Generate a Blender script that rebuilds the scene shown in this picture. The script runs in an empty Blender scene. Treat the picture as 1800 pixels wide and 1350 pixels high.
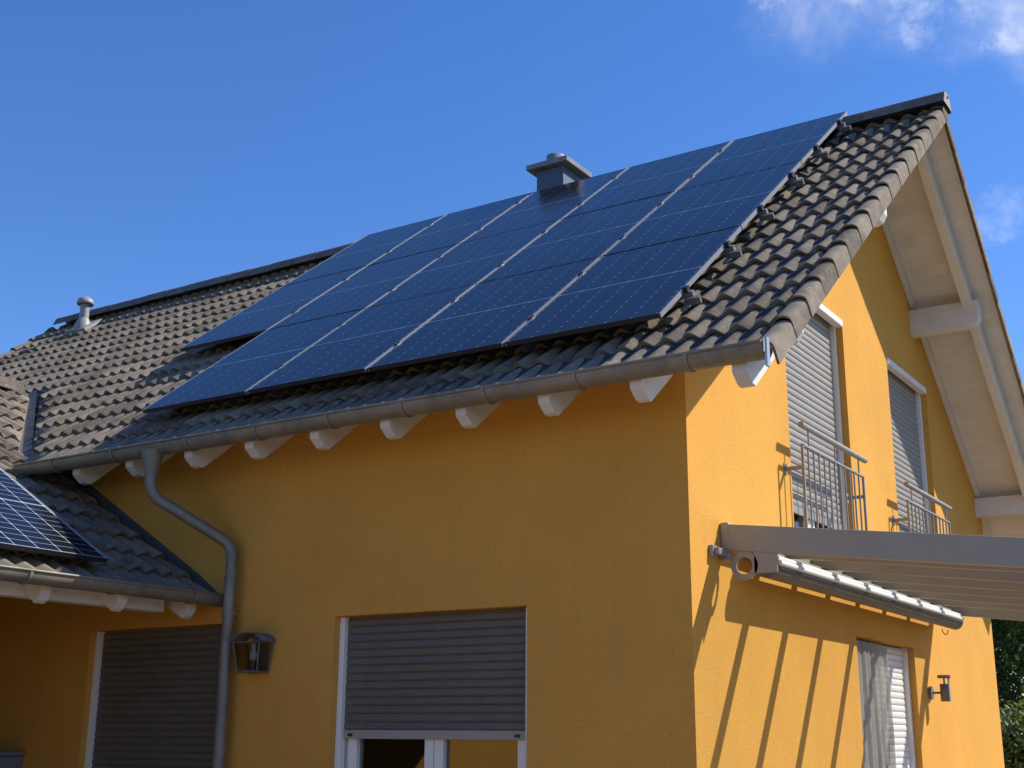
import bpy, bmesh, math, random
from mathutils import Vector, Matrix
random.seed(7)
S = bpy.context.scene
COL = S.collection
R = math.radians

# ------------------------------------------------------------------ camera, sky, sun, exposure
CAM = Vector((3.1717, -6.8259, 1.6)); YAW, PITCH, ROLL, FPX = -0.5759, 0.2714, 0.0074, 2227.19
fw = Vector((math.sin(YAW) * math.cos(PITCH), math.cos(YAW) * math.cos(PITCH), math.sin(PITCH)))
r0 = Vector((math.cos(YAW), -math.sin(YAW), 0)); u0 = r0.cross(fw)
rt = math.cos(ROLL) * r0 + math.sin(ROLL) * u0; up = -math.sin(ROLL) * r0 + math.cos(ROLL) * u0
cd = bpy.data.cameras.new('camera'); cam = bpy.data.objects.new('camera', cd); COL.objects.link(cam)
cam.matrix_world = Matrix(((rt.x, up.x, -fw.x, CAM.x), (rt.y, up.y, -fw.y, CAM.y), (rt.z, up.z, -fw.z, CAM.z), (0, 0, 0, 1)))
cd.sensor_width = 36; cd.lens = 36 * FPX / 1800; cd.clip_end = 2000; cd.clip_start = .05
S.camera = cam

SUN = Vector((1, .86, 1.19)).normalized()
SUN_EL = math.asin(SUN.z); SUN_AZ = math.atan2(SUN.x, SUN.y)
w = bpy.data.worlds.new('World'); S.world = w; w.use_nodes = True
nt = w.node_tree; nt.nodes.clear()
wo = nt.nodes.new('ShaderNodeOutputWorld'); bg = nt.nodes.new('ShaderNodeBackground')
sky = nt.nodes.new('ShaderNodeTexSky'); sky.sky_type = 'NISHITA'; sky.sun_disc = False
sky.sun_elevation = SUN_EL; sky.sun_rotation = SUN_AZ; sky.altitude = 0
sky.air_density = 1.0; sky.dust_density = .1; sky.ozone_density = 5.0
bg.inputs['Strength'].default_value = .13
tc = nt.nodes.new('ShaderNodeTexCoord')


def wn(kind, **kw):
    n = nt.nodes.new(kind)
    for k, v in kw.items(): setattr(n, k, v)
    return n


# clouds: fair-weather puffs in the part of the sky above the gable (world directions)
def wdir(u, v): return (fw + rt * (u - 900) / FPX - up * (v - 675) / FPX).normalized()
noise = wn('ShaderNodeTexNoise'); noise.inputs['Scale'].default_value = 22; noise.inputs['Detail'].default_value = 8
noise.inputs['Roughness'].default_value = .62; noise.inputs['Distortion'].default_value = .3
nt.links.new(tc.outputs['Generated'], noise.inputs['Vector'])
wob = wn('ShaderNodeTexNoise'); wob.inputs['Scale'].default_value = 14; wob.inputs['Detail'].default_value = 6; wob.inputs['Roughness'].default_value = .65
nt.links.new(tc.outputs['Generated'], wob.inputs['Vector'])
wsub = wn('ShaderNodeVectorMath', operation='SUBTRACT'); nt.links.new(wob.outputs['Color'], wsub.inputs[0]); wsub.inputs[1].default_value = (.5, .5, .5)
wsc = wn('ShaderNodeVectorMath', operation='SCALE'); nt.links.new(wsub.outputs[0], wsc.inputs[0]); wsc.inputs['Scale'].default_value = .10
wadd = wn('ShaderNodeVectorMath', operation='ADD'); nt.links.new(tc.outputs['Generated'], wadd.inputs[0]); nt.links.new(wsc.outputs[0], wadd.inputs[1])
acc = None
for u, v, rad, amp in ((1338, 0, .022, .8), (1520, -22, .036, 1.1), (1610, -24, .040, 1.15), (1720, -30, .036, 1.0), (1758, 62, .026, .8), (1772, 385, .024, .55),
                       (1850, -40, .09, 1.1), (2000, 250, .07, .8), (1500, -150, .12, 1.0), (1950, -250, .12, 1.1), (2250, -80, .12, 1.0), (2350, 400, .10, .8)):
    d = wdir(u, v)
    sub = wn('ShaderNodeVectorMath', operation='DISTANCE'); nt.links.new(wadd.outputs[0], sub.inputs[0]); sub.inputs[1].default_value = d
    mr = wn('ShaderNodeMapRange', interpolation_type='SMOOTHSTEP'); nt.links.new(sub.outputs['Value'], mr.inputs['Value'])
    mr.inputs['From Min'].default_value = 0; mr.inputs['From Max'].default_value = rad; mr.inputs['To Min'].default_value = amp; mr.inputs['To Max'].default_value = 0
    if acc is None: acc = mr.outputs[0]
    else:
        m = wn('ShaderNodeMath', operation='MAXIMUM'); nt.links.new(acc, m.inputs[0]); nt.links.new(mr.outputs[0], m.inputs[1]); acc = m.outputs[0]
mm = wn('ShaderNodeMapRange'); nt.links.new(noise.outputs['Fac'], mm.inputs['Value']); mm.inputs['From Min'].default_value = .28; mm.inputs['From Max'].default_value = .78
ml = wn('ShaderNodeMath', operation='MULTIPLY', use_clamp=True); nt.links.new(acc, ml.inputs[0]); nt.links.new(mm.outputs[0], ml.inputs[1])
mix = wn('ShaderNodeMix', data_type='RGBA'); nt.links.new(ml.outputs[0], mix.inputs[0]); hs = wn('ShaderNodeHueSaturation'); hs.inputs['Saturation'].default_value = 1.2; nt.links.new(sky.outputs[0], hs.inputs['Color'])
tint = wn('ShaderNodeMix', data_type='RGBA', blend_type='MULTIPLY'); tint.inputs[0].default_value = 1; tint.inputs[7].default_value = (1.10, .97, 1.13, 1)
nt.links.new(hs.outputs[0], tint.inputs[6]); nt.links.new(tint.outputs[2], mix.inputs[6]); mix.inputs[7].default_value = (6.6, 6.8, 7.4, 1)
nt.links.new(mix.outputs[2], bg.inputs['Color']); nt.links.new(bg.outputs[0], wo.inputs[0])

sl = bpy.data.lights.new('sun', 'SUN'); sl.energy = 5.0; sl.angle = R(.53); sl.color = (1, .93, .82)
so = bpy.data.objects.new('sun', sl); COL.objects.link(so); so.rotation_euler = SUN.to_track_quat('Z', 'Y').to_euler()
S.view_settings.view_transform = 'Standard'; S.view_settings.look = 'None'; S.view_settings.gamma = 1; S.view_settings.use_curve_mapping = False
S.view_settings.exposure = 0.35
S.render.engine = 'CYCLES'; S.cycles.max_bounces = 8; S.cycles.transparent_max_bounces = 24

# ------------------------------------------------------------------ materials
MATS = {}


def mat(name, base, rough=.7, metal=0., spec=.5, var=.0, vscale=6., bump=0., bscale=120., speck=None, rand=0., bdist=.004, detail=6):
    """procedural principled material: base colour with soft noise variation, optional specks, per-piece tone shift and bump"""
    m = bpy.data.materials.new(name); m.use_nodes = True; MATS[name] = m
    n = m.node_tree.nodes; l = m.node_tree.links; b = n['Principled BSDF']
    b.inputs['Roughness'].default_value = rough; b.inputs['Metallic'].default_value = metal; b.inputs['Specular IOR Level'].default_value = spec
    t = n.new('ShaderNodeTexCoord'); src = t.outputs['Object']
    if rand:
        oi = n.new('ShaderNodeObjectInfo'); ge = n.new('ShaderNodeNewGeometry')
        ad = n.new('ShaderNodeMath'); ad.operation = 'ADD'; l.new(oi.outputs['Random'], ad.inputs[0]); l.new(ge.outputs['Random Per Island'], ad.inputs[1])
        fr = n.new('ShaderNodeMath'); fr.operation = 'FRACT'; l.new(ad.outputs[0], fr.inputs[0]); rnd = fr.outputs[0]
        vm = n.new('ShaderNodeVectorMath'); vm.operation = 'SCALE'; cmb = n.new('ShaderNodeCombineXYZ')
        for i in range(3): l.new(rnd, cmb.inputs[i])
        l.new(cmb.outputs[0], vm.inputs[0]); vm.inputs['Scale'].default_value = 37.
        va = n.new('ShaderNodeVectorMath'); l.new(src, va.inputs[0]); l.new(vm.outputs[0], va.inputs[1]); src = va.outputs[0]
    rgb = n.new('ShaderNodeRGB'); rgb.outputs[0].default_value = (*base, 1); col = rgb.outputs[0]
    if var:
        nz = n.new('ShaderNodeTexNoise'); nz.inputs['Scale'].default_value = vscale; nz.inputs['Detail'].default_value = detail; nz.inputs['Roughness'].default_value = .6; l.new(src, nz.inputs['Vector'])
        mp = n.new('ShaderNodeMapRange'); mp.inputs['From Min'].default_value = .3; mp.inputs['From Max'].default_value = .7
        mp.inputs['To Min'].default_value = 1 - var; mp.inputs['To Max'].default_value = 1 + var; l.new(nz.outputs['Fac'], mp.inputs['Value'])
        h = n.new('ShaderNodeHueSaturation'); l.new(mp.outputs[0], h.inputs['Value']); l.new(col, h.inputs['Color']); col = h.outputs[0]
    if rand:
        mp = n.new('ShaderNodeMapRange'); mp.inputs['To Min'].default_value = 1 - rand; mp.inputs['To Max'].default_value = 1 + rand; l.new(rnd, mp.inputs['Value'])
        h = n.new('ShaderNodeHueSaturation'); l.new(mp.outputs[0], h.inputs['Value']); l.new(col, h.inputs['Color']); col = h.outputs[0]
    if speck:
        for (sc, lo, hi, c, amt) in speck:
            nz = n.new('ShaderNodeTexNoise'); nz.inputs['Scale'].default_value = sc; nz.inputs['Detail'].default_value = 3; l.new(src, nz.inputs['Vector'])
            mp = n.new('ShaderNodeMapRange'); mp.inputs['From Min'].default_value = lo; mp.inputs['From Max'].default_value = hi; mp.inputs['To Max'].default_value = amt; l.new(nz.outputs['Fac'], mp.inputs['Value'])
            mx = n.new('ShaderNodeMix'); mx.data_type = 'RGBA'; l.new(mp.outputs[0], mx.inputs[0]); l.new(col, mx.inputs[6]); mx.inputs[7].default_value = (*c, 1); col = mx.outputs[2]
    l.new(col, b.inputs['Base Color'])
    if bump:
        nz = n.new('ShaderNodeTexNoise'); nz.inputs['Scale'].default_value = bscale; nz.inputs['Detail'].default_value = 5; nz.inputs['Roughness'].default_value = .7
        mpg = n.new('ShaderNodeMapping'); mpg.inputs['Rotation'].default_value = (.7, .5, .9); l.new(src, mpg.inputs['Vector']); l.new(mpg.outputs[0], nz.inputs['Vector'])
        bp = n.new('ShaderNodeBump'); bp.inputs['Strength'].default_value = bump; bp.inputs['Distance'].default_value = bdist
        l.new(nz.outputs['Fac'], bp.inputs['Height']); l.new(bp.outputs[0], b.inputs['Normal'])
    return m


M_STUCCO = mat('yellow_render', (.67, .338, .064), .92, spec=.15, var=.06, vscale=1.3, bump=.55, bscale=85, bdist=.010,
               speck=[(48, .62, .70, (.34, .15, .03), .55), (90, .63, .72, (.88, .54, .20), .5), (.7, .5, .8, (.60, .30, .060), .4)])
def weather(m, amt, c, zs=.35):
    """faint vertical rain marks on a rendered wall"""
    n = m.node_tree.nodes; l = m.node_tree.links; b = n['Principled BSDF']; src = b.inputs['Base Color'].links[0].from_socket
    t = n.new('ShaderNodeTexCoord'); mp = n.new('ShaderNodeMapping'); mp.inputs['Scale'].default_value = (5, 5, zs); l.new(t.outputs['Object'], mp.inputs['Vector'])
    nz = n.new('ShaderNodeTexNoise'); nz.inputs['Scale'].default_value = 2.2; nz.inputs['Detail'].default_value = 5; nz.inputs['Roughness'].default_value = .65; l.new(mp.outputs[0], nz.inputs['Vector'])
    mr = n.new('ShaderNodeMapRange'); mr.inputs['From Min'].default_value = .50; mr.inputs['From Max'].default_value = .80; mr.inputs['To Max'].default_value = amt; l.new(nz.outputs['Fac'], mr.inputs['Value'])
    mx = n.new('ShaderNodeMix'); mx.data_type = 'RGBA'; l.new(mr.outputs[0], mx.inputs[0]); l.new(src, mx.inputs[6]); mx.inputs[7].default_value = (*c, 1); l.new(mx.outputs[2], b.inputs['Base Color'])


weather(M_STUCCO, .30, (.50, .27, .075))
M_TILE = mat('concrete_roof_tile', (.198, .166, .128), .9, spec=.08, var=.26, vscale=8, bump=.6, bscale=150, bdist=.005, rand=.30,
             speck=[(26, .60, .72, (.34, .32, .25), .6), (4, .56, .74, (.20, .125, .080), .6), (3, .60, .72, (.07, .065, .055), .6), (60, .66, .73, (.48, .46, .39), .6)])
M_CUT = mat('cut_tile_edge', (.50, .48, .44), .9, var=.2, vscale=30)
M_RIDGE = mat('ridge_cap_concrete', (.135, .12, .11), .85, spec=.25, var=.2, vscale=10, bump=.4, rand=.15, speck=[(30, .62, .74, (.3, .28, .24), .4)])
M_WHITE = mat('white_paint', (.78, .75, .70), .55, spec=.4, var=.05, vscale=3, bump=.08, bscale=30, rand=.03)
M_WOOD = mat('cream_painted_timber', (.65, .64, .605), .65, spec=.3, var=.08, vscale=3, bump=.15, bscale=40, rand=.02)
M_PVC = mat('white_plastic_frame', (.80, .78, .71), .35, var=.02)
M_ZINC = mat('weathered_zinc', (.215, .20, .16), .55, metal=.3, var=.28, vscale=4, bump=.12, bscale=20, speck=[(9, .6, .75, (.30, .30, .28), .5)])
M_ZINCL = mat('bright_zinc', (.42, .43, .42), .42, metal=.6, var=.12, vscale=5)
M_SHUT = mat('grey_shutter_slat', (.25, .232, .205), .5, var=.06, vscale=7, rand=.04)
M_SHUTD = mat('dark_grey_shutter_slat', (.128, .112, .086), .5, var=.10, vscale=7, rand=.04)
M_SHUTW = mat('pale_shutter_slat', (.72, .70, .64), .5, var=.04, vscale=7, rand=.02)
M_SHUTD2 = mat('grey_bottom_bar', (.34, .32, .27), .45)
M_ALU = mat('aluminium_and_glints', (.17, .185, .21), .5, metal=.0, var=.05, vscale=12)
M_BLACK = mat('black_frame', (.018, .019, .022), .4, var=.1)
M_STEEL = mat('galvanised_steel', (.27, .26, .24), .5, metal=.3, var=.12, vscale=14)
M_PATIO = mat('beige_grey_aluminium', (.34, .302, .225), .5, metal=.0, var=.05, vscale=4, bump=.02, bscale=40)
M_TUBE = mat('dark_awning_tube', (.135, .128, .108), .6, var=.08, vscale=5)
M_RIBS = mat('white_awning_profile', (.82, .81, .77), .45, var=.03)
M_DARKUNDER = mat('roofing_felt', (.03, .03, .032), .9, var=.2)
M_ROOM = mat('dark_room_plaster', (.10, .095, .09), .9, var=.1)
M_CHIM = mat('chimney_haze_blue', (.055, .085, .135), .6, var=.12, vscale=8, bump=.1)  # dark blue base takes in the haze and sky glow over the backlit chimney
M_CHIMCAP = mat('chimney_concrete', (.20, .20, .205), .85, var=.2, vscale=14, bump=.4, bscale=80)
M_VENT = mat('grey_vent_plastic', (.27, .265, .25), .5, var=.06, vscale=10)
M_LAMPBRN = mat('bronze_lantern_metal', (.13, .12, .10), .6, metal=.0, var=.15, vscale=30)
M_LAMPDK = mat('grey_lamp_metal', (.20, .17, .14), .45, metal=.3, var=.08)
M_BULB = mat('frosted_bulb', (.75, .72, .64), .35)
M_BOX = mat('grey_cabinet_plastic', (.16, .17, .18), .5, var=.05)
M_PAVE = mat('terrace_paving', (.29, .205, .14), .85, var=.15, vscale=2.0, bump=.3, bscale=60, speck=[(.9, .5, .8, (.23, .165, .11), .5)])
M_LAWN = mat('lawn_ground', (.060, .085, .030), .95, var=.35, vscale=1.5, bump=.8, bscale=60, bdist=.03)
M_BARK = mat('tree_bark', (.11, .085, .06), .9, var=.3, vscale=14, bump=.6, bscale=50)
M_HOOK = mat('dull_steel', (.16, .155, .145), .5, metal=.4, var=.15, vscale=20)
M_LEAD = mat('lead_and_valley_shade', (.075, .078, .085), .6, metal=.2, var=.15, vscale=10)
M_CABLE = mat('black_cable', (.03, .03, .03), .5)
M_SHED = mat('grey_shed_render', (.36, .35, .33), .85, var=.08, vscale=3)
M_SHEDROOF = mat('grey_shed_roofing', (.22, .22, .22), .8, var=.15, vscale=8)


def leafmat(name, c, var):
    m = mat(name, c, .5, spec=.4, var=var, vscale=2.5, rand=.35)
    n = m.node_tree.nodes; l = m.node_tree.links; b = n['Principled BSDF']; o = n['Material Output']
    tr = n.new('ShaderNodeBsdfTranslucent'); tr.inputs['Color'].default_value = (c[0] * 2.2, c[1] * 2.3, c[2] * 1.2, 1)
    mx = n.new('ShaderNodeMixShader'); mx.inputs[0].default_value = .35; l.new(b.outputs[0], mx.inputs[1]); l.new(tr.outputs[0], mx.inputs[2]); l.new(mx.outputs[0], o.inputs[0])
    return m


M_LEAF = leafmat('broad_leaf', (.062, .098, .022), .3)
M_LEAF2 = leafmat('pale_leaf', (.085, .120, .030), .3)


def glassmat(name, tint, gloss_rough=.02, boost=1.0):
    m = bpy.data.materials.new(name); m.use_nodes = True; n = m.node_tree.nodes; l = m.node_tree.links; n.remove(n['Principled BSDF'])
    o = n['Material Output']; tr = n.new('ShaderNodeBsdfTransparent'); tr.inputs[0].default_value = (*tint, 1)
    gl = n.new('ShaderNodeBsdfGlossy'); gl.inputs['Roughness'].default_value = gloss_rough
    lw = n.new('ShaderNodeLayerWeight'); lw.inputs['Blend'].default_value = .5
    pw = n.new('ShaderNodeMath'); pw.operation = 'POWER'; pw.inputs[1].default_value = 5; l.new(lw.outputs['Facing'], pw.inputs[0])
    ml = n.new('ShaderNodeMath'); ml.operation = 'MULTIPLY_ADD'; ml.use_clamp = True; ml.inputs[1].default_value = .96; ml.inputs[2].default_value = .04 * boost; l.new(pw.outputs[0], ml.inputs[0])
    mx = n.new('ShaderNodeMixShader'); l.new(ml.outputs[0], mx.inputs[0]); l.new(tr.outputs[0], mx.inputs[1]); l.new(gl.outputs[0], mx.inputs[2]); l.new(mx.outputs[0], o.inputs[0])
    return m


M_GLASS = glassmat('window_glass', (.75, .78, .78), boost=2.4)
M_PGLASS = glassmat('roof_glass', (.93, .95, .94))
M_LGLASS = glassmat('lantern_glass', (.55, .55, .53))


def curtainmat():
    m = mat('grey_sheer_fabric', (.40, .38, .34), .9, var=.12, vscale=9, bump=.3, bscale=200)
    n = m.node_tree.nodes; l = m.node_tree.links; b = n['Principled BSDF']; o = n['Material Output']
    tl = n.new('ShaderNodeBsdfTranslucent'); tl.inputs[0].default_value = (.30, .29, .25, 1)
    m1 = n.new('ShaderNodeMixShader'); m1.inputs[0].default_value = .3; l.new(b.outputs[0], m1.inputs[1]); l.new(tl.outputs[0], m1.inputs[2])
    tp = n.new('ShaderNodeBsdfTransparent'); m2 = n.new('ShaderNodeMixShader')
    m2.inputs[0].default_value = .17
    l.new(m1.outputs[0], m2.inputs[1]); l.new(tp.outputs[0], m2.inputs[2]); l.new(m2.outputs[0], o.inputs[0])
    return m


M_CURT = curtainmat()
weather(M_ZINC, .5, (.30, .29, .26), 1.2)
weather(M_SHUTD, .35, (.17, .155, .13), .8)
weather(M_WOOD, .25, (.48, .46, .42), .6)


def pvmat(name, cell, gap, mid, dot, rough, rowamt, rim=0., cw=.0016, rw=.0011, spec=.24):
    """photovoltaic laminate: printed cell grid under lightly textured glass; local x across (6 cells), local y along (2 x 9 half cells)"""
    m = bpy.data.materials.new(name); m.use_nodes = True; n = m.node_tree.nodes; l = m.node_tree.links; b = n['Principled BSDF']
    t = n.new('ShaderNodeTexCoord'); sp = n.new('ShaderNodeSeparateXYZ'); l.new(t.outputs['Object'], sp.inputs[0])

    def mt(op, a, bb, clamp=False):
        k = n.new('ShaderNodeMath'); k.operation = op; k.use_clamp = clamp
        for i, v in enumerate((a, bb)):
            if v is None: continue
            if isinstance(v, (int, float)): k.inputs[i].default_value = v
            else: l.new(v, k.inputs[i])
        return k.outputs[0]
    px = 1.082 / 6; py = .826 / 9
    ax = mt('PINGPONG', mt('ADD', sp.outputs[0], .541 + 10 * px), px / 2)          # 0 at the column gaps
    yy = mt('SUBTRACT', mt('ABSOLUTE', sp.outputs[1], None), .009)
    ay = mt('PINGPONG', mt('ADD', yy, 10 * py), py / 2)

    def band(v, wd): return mt('LESS_THAN', v, wd)
    colg = band(ax, cw); rowg = band(ay, rw)
    diam = mt('LESS_THAN', mt('ADD', ax, ay), .010)
    midl = mt('MAXIMUM', band(mt('ABSOLUTE', sp.outputs[1], None), .0045), mt('MULTIPLY', rim, mt('MAXIMUM', mt('GREATER_THAN', mt('ABSOLUTE', sp.outputs[0], None), .547), mt('GREATER_THAN', mt('ABSOLUTE', sp.outputs[1], None), .834))))
    nz = n.new('ShaderNodeTexNoise'); nz.inputs['Scale'].default_value = 1.5; l.new(t.outputs['Object'], nz.inputs['Vector'])
    mp = n.new('ShaderNodeMapRange'); mp.inputs['To Min'].default_value = .8; mp.inputs['To Max'].default_value = 1.2; l.new(nz.outputs['Fac'], mp.inputs['Value'])
    rgb = n.new('ShaderNodeRGB'); rgb.outputs[0].default_value = (*cell, 1)
    h = n.new('ShaderNodeHueSaturation'); l.new(rgb.outputs[0], h.inputs['Color']); l.new(mp.outputs[0], h.inputs['Value']); col = h.outputs[0]
    for msk, c, amt in ((rowg, gap, rowamt), (colg, gap, 1.), (diam, dot, 1.), (midl, mid, 1.)):
        mx = n.new('ShaderNodeMix'); mx.data_type = 'RGBA'; l.new(mt('MULTIPLY', msk, amt), mx.inputs[0]); l.new(col, mx.inputs[6]); mx.inputs[7].default_value = (*c, 1); col = mx.outputs[2]
    l.new(col, b.inputs['Base Color']); b.inputs['Roughness'].default_value = rough; b.inputs['Specular IOR Level'].default_value = spec
    n2 = n.new('ShaderNodeTexNoise'); n2.inputs['Scale'].default_value = 260; n2.inputs['Detail'].default_value = 2; l.new(t.outputs['Object'], n2.inputs['Vector'])
    bp = n.new('ShaderNodeBump'); bp.inputs['Strength'].default_value = .25; bp.inputs['Distance'].default_value = .001; l.new(n2.outputs['Fac'], bp.inputs['Height']); l.new(bp.outputs[0], b.inputs['Normal'])
    return m


M_PV = pvmat('solar_laminate', (.011, .012, .014), (.07, .09, .12), (.24, .28, .33), (.20, .23, .28), .16, .25)
M_PV2 = pvmat('solar_laminate_glint_grid', (.008, .010, .016), (.34, .36, .38), (.36, .37, .38), (.50, .50, .50), .2, 1., 1., .0035, .0022, .14)  # whiter cell grid and rim paint in the sun glint on the porch panels


# ------------------------------------------------------------------ mesh helpers
class MB:
    def __init__(self): self.v = []; self.f = []; self.mi = []; self.sm = []

    def add(self, vs, fs, mi=0, sm=False):
        o = len(self.v); self.v += [tuple(x) for x in vs]
        for f in fs: self.f.append(tuple(i + o for i in f)); self.mi.append(mi); self.sm.append(sm)

    def box(self, a, b, mi=0):
        x0, y0, z0 = a; x1, y1, z1 = b
        vs = [(x, y, z) for x in (x0, x1) for y in (y0, y1) for z in (z0, z1)]
        self.add(vs, [(0, 1, 3, 2), (4, 6, 7, 5), (0, 4, 5, 1), (2, 3, 7, 6), (0, 2, 6, 4), (1, 5, 7, 3)], mi)

    def prism(self, poly, axis, a, b, mi=0, sm=False):
        """extrude a closed 2-D polygon along an axis (0,1,2) from a to b; poly coords are the two other axes in order"""
        def pt(p, t):
            q = [0, 0, 0]; o = [i for i in range(3) if i != axis]; q[axis] = t; q[o[0]] = p[0]; q[o[1]] = p[1]; return q
        n = len(poly); vs = [pt(p, a) for p in poly] + [pt(p, b) for p in poly]
        self.add(vs, [tuple(range(n))[::-1], tuple(range(n, 2 * n))], mi)
        o = len(self.v) - 2 * n
        for i in range(n):
            j = (i + 1) % n; self.f.append((o + i, o + j, o + n + j, o + n + i)); self.mi.append(mi); self.sm.append(sm)

    def tube(self, pts, r, n=12, mi=0, caps=True, sm=True):
        pts = [Vector(p) for p in pts]; rs = r if isinstance(r, (list, tuple)) else [r] * len(pts); rings = []; ref = None
        for i, p in enumerate(pts):
            t = (pts[min(i + 1, len(pts) - 1)] - pts[max(i - 1, 0)]).normalized()
            if ref is None: ref = t.orthogonal().normalized()
            ref = (ref - t * ref.dot(t)).normalized(); bi = t.cross(ref)
            rings.append([p + (ref * math.cos(2 * math.pi * k / n) + bi * math.sin(2 * math.pi * k / n)) * rs[i] for k in range(n)])
        vs = [q for rg in rings for q in rg]; fs = []
        for i in range(len(pts) - 1):
            for k in range(n): fs.append((i * n + k, i * n + (k + 1) % n, (i + 1) * n + (k + 1) % n, (i + 1) * n + k))
        self.add(vs, fs, mi, sm)
        if caps: self.add(rings[0], [tuple(range(n))[::-1]], mi); self.add(rings[-1], [tuple(range(n))], mi)

    def lathe(self, prof, c, n=20, mi=0, sm=True):
        vs = [(c[0] + r * math.cos(2 * math.pi * k / n), c[1] + r * math.sin(2 * math.pi * k / n), c[2] + z) for r, z in prof for k in range(n)]
        fs = [(i * n + k, i * n + (k + 1) % n, (i + 1) * n + (k + 1) % n, (i + 1) * n + k) for i in range(len(prof) - 1) for k in range(n)]
        self.add(vs, fs, mi, sm)

    def mesh(self, name, mats):
        m = bpy.data.meshes.new(name); m.from_pydata(self.v, [], self.f)
        for x in (mats if isinstance(mats, (list, tuple)) else [mats]): m.materials.append(x)
        m.polygons.foreach_set('material_index', self.mi); m.polygons.foreach_set('use_smooth', self.sm); m.update(); return m


def link(name, data, parent=None, M=None):
    o = bpy.data.objects.new(name, data); COL.objects.link(o)
    if parent is not None: o.parent = parent
    if M is not None: o.matrix_local = M
    return o


def part(name, mb, mats, parent=None, bevel=0.):
    o = link(name, mb.mesh(name, mats), parent)
    if bevel:
        md = o.modifiers.new('bevel', 'BEVEL'); md.width = bevel; md.segments = 2; md.limit_method = 'ANGLE'; md.angle_limit = R(40)
    return o


def tag(o, label, cat, group=None):
    o['label'] = label; o['category'] = cat
    if group: o['group'] = group
    return o


def thing(name, label, cat, loc=(0, 0, 0), group=None):
    o = bpy.data.objects.new(name, None); COL.objects.link(o); o.location = loc; o.empty_display_size = .2
    return tag(o, label, cat, group)


def struct(name, mb, mats):
    o = part(name, mb, mats); o['kind'] = 'structure'; return o


# ------------------------------------------------------------------ measured geometry of the house
TH = .66194; CT, ST, T = math.cos(TH), math.sin(TH), math.tan(TH)
ZP = 4.249                                   # height of the panel plane above the front wall line
XL, XV = -11.42, .772                         # outer faces of the two verges
YR, YF = 3.80, 7.53                          # ridge line, rear wall
MAIN = Matrix(((1, 0, 0, 0), (0, CT, -ST, 0), (0, ST, CT, ZP), (0, 0, 0, 1)))          # local x, up-slope s, normal n
REAR = Matrix(((1, 0, 0, 0), (0, -CT, ST, 2 * YR), (0, ST, CT, ZP), (0, 0, 0, 1)))
DT = .115                                    # tile crests below the panel plane
S_EAVE, GAUGE = -.717, .3335


def sr(n): return (YR + ST * n) / CT          # up-slope distance of the ridge line at height n


def zroof(y, d): return ZP + T * (y if y <= YR else 2 * YR - y) - d / CT


# wing (porch) roof facing +x
WX, WZ, WM, WXR = -3.84, 2.62, .588, -7.98
WTH = math.atan(WM); WC, WS = math.cos(WTH), math.sin(WTH)
WING = Matrix(((0, -WC, WS, WX), (1, 0, 0, 0), (0, WS, WC, WZ), (0, 0, 0, 1)))        # local x -> world y, s up-slope (-x), n normal


def wingz(x): return WZ + WM * (WX - x)
def valley_y(x): return (wingz(x if x > WXR else 2 * WXR - x) - (ZP - DT / CT)) / T


# ------------------------------------------------------------------ ground
g = MB(); g.box((-250, -250, -.5), (250, 250, -.02)); struct('ground', g, M_LAWN)
g = MB(); g.box((-12, -10, -.3), (7, 9, 0)); struct('terrace', g, M_PAVE)

# ------------------------------------------------------------------ house shell
house = thing('house', 'yellow rendered house with a dark tiled gable roof and white eaves', 'house')


def wall_strips(mb, cuts, holes, zlow, top, emit, depth_dir, depth):
    """vertical wall of strips between cuts; holes (u0,u1,z0,z1); emit(u,z,t) gives a point, t = depth behind the face"""
    for a, b in zip(cuts[:-1], cuts[1:]):
        hs = sorted([h for h in holes if h[0] <= a + 1e-6 and h[1] >= b - 1e-6], key=lambda h: h[2]); z = zlow
        for h in hs + [None]:
            if h is None: za, zb = top(a), top(b)
            else: za = zb = h[2]
            if za > z + 1e-5 or zb > z + 1e-5: mb.add([emit(a, z, 0), emit(b, z, 0), emit(b, zb, 0), emit(a, za, 0)], [(0, 1, 2, 3)])
            if h: z = h[3]
    for (a, b, z0, z1) in holes:
        for (p, q) in (((a, z0), (a, z1)), ((a, z1), (b, z1)), ((b, z1), (b, z0)), ((b, z0), (a, z0))):
            mb.add([emit(*p, 0), emit(*q, 0), emit(*q, depth), emit(*p, depth)], [(0, 1, 2, 3)])


# openings
WA = (-2.715, -1.135, .95, 2.397)            # kitchen window, front
WB = (-5.265, -3.80, .02, 2.392)             # shuttered door, front
G1 = (1.745, 3.12, 2.80, 4.975)              # upper gable windows
G2 = (4.345, 5.63, 2.80, 4.975)
G3 = (2.963, 4.515, .02, 2.372)              # patio door, gable
mb = MB()
wall_strips(mb, [XL + .5, WB[0], WB[1], WA[0], WA[1], 0.0], [WA, WB], -.1, lambda u: zroof(0, .20), lambda u, z, t: (u, t, z), None, .25)
part('front_wall', mb, M_STUCCO, house)
mb = MB(); mb.add([(XL + .5, YF, -.1), (0, YF, -.1), (0, YF, zroof(0, .20)), (XL + .5, YF, zroof(0, .20))], [(0, 1, 2, 3)])
part('rear_wall', mb, M_STUCCO, house)
mb = MB()
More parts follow.
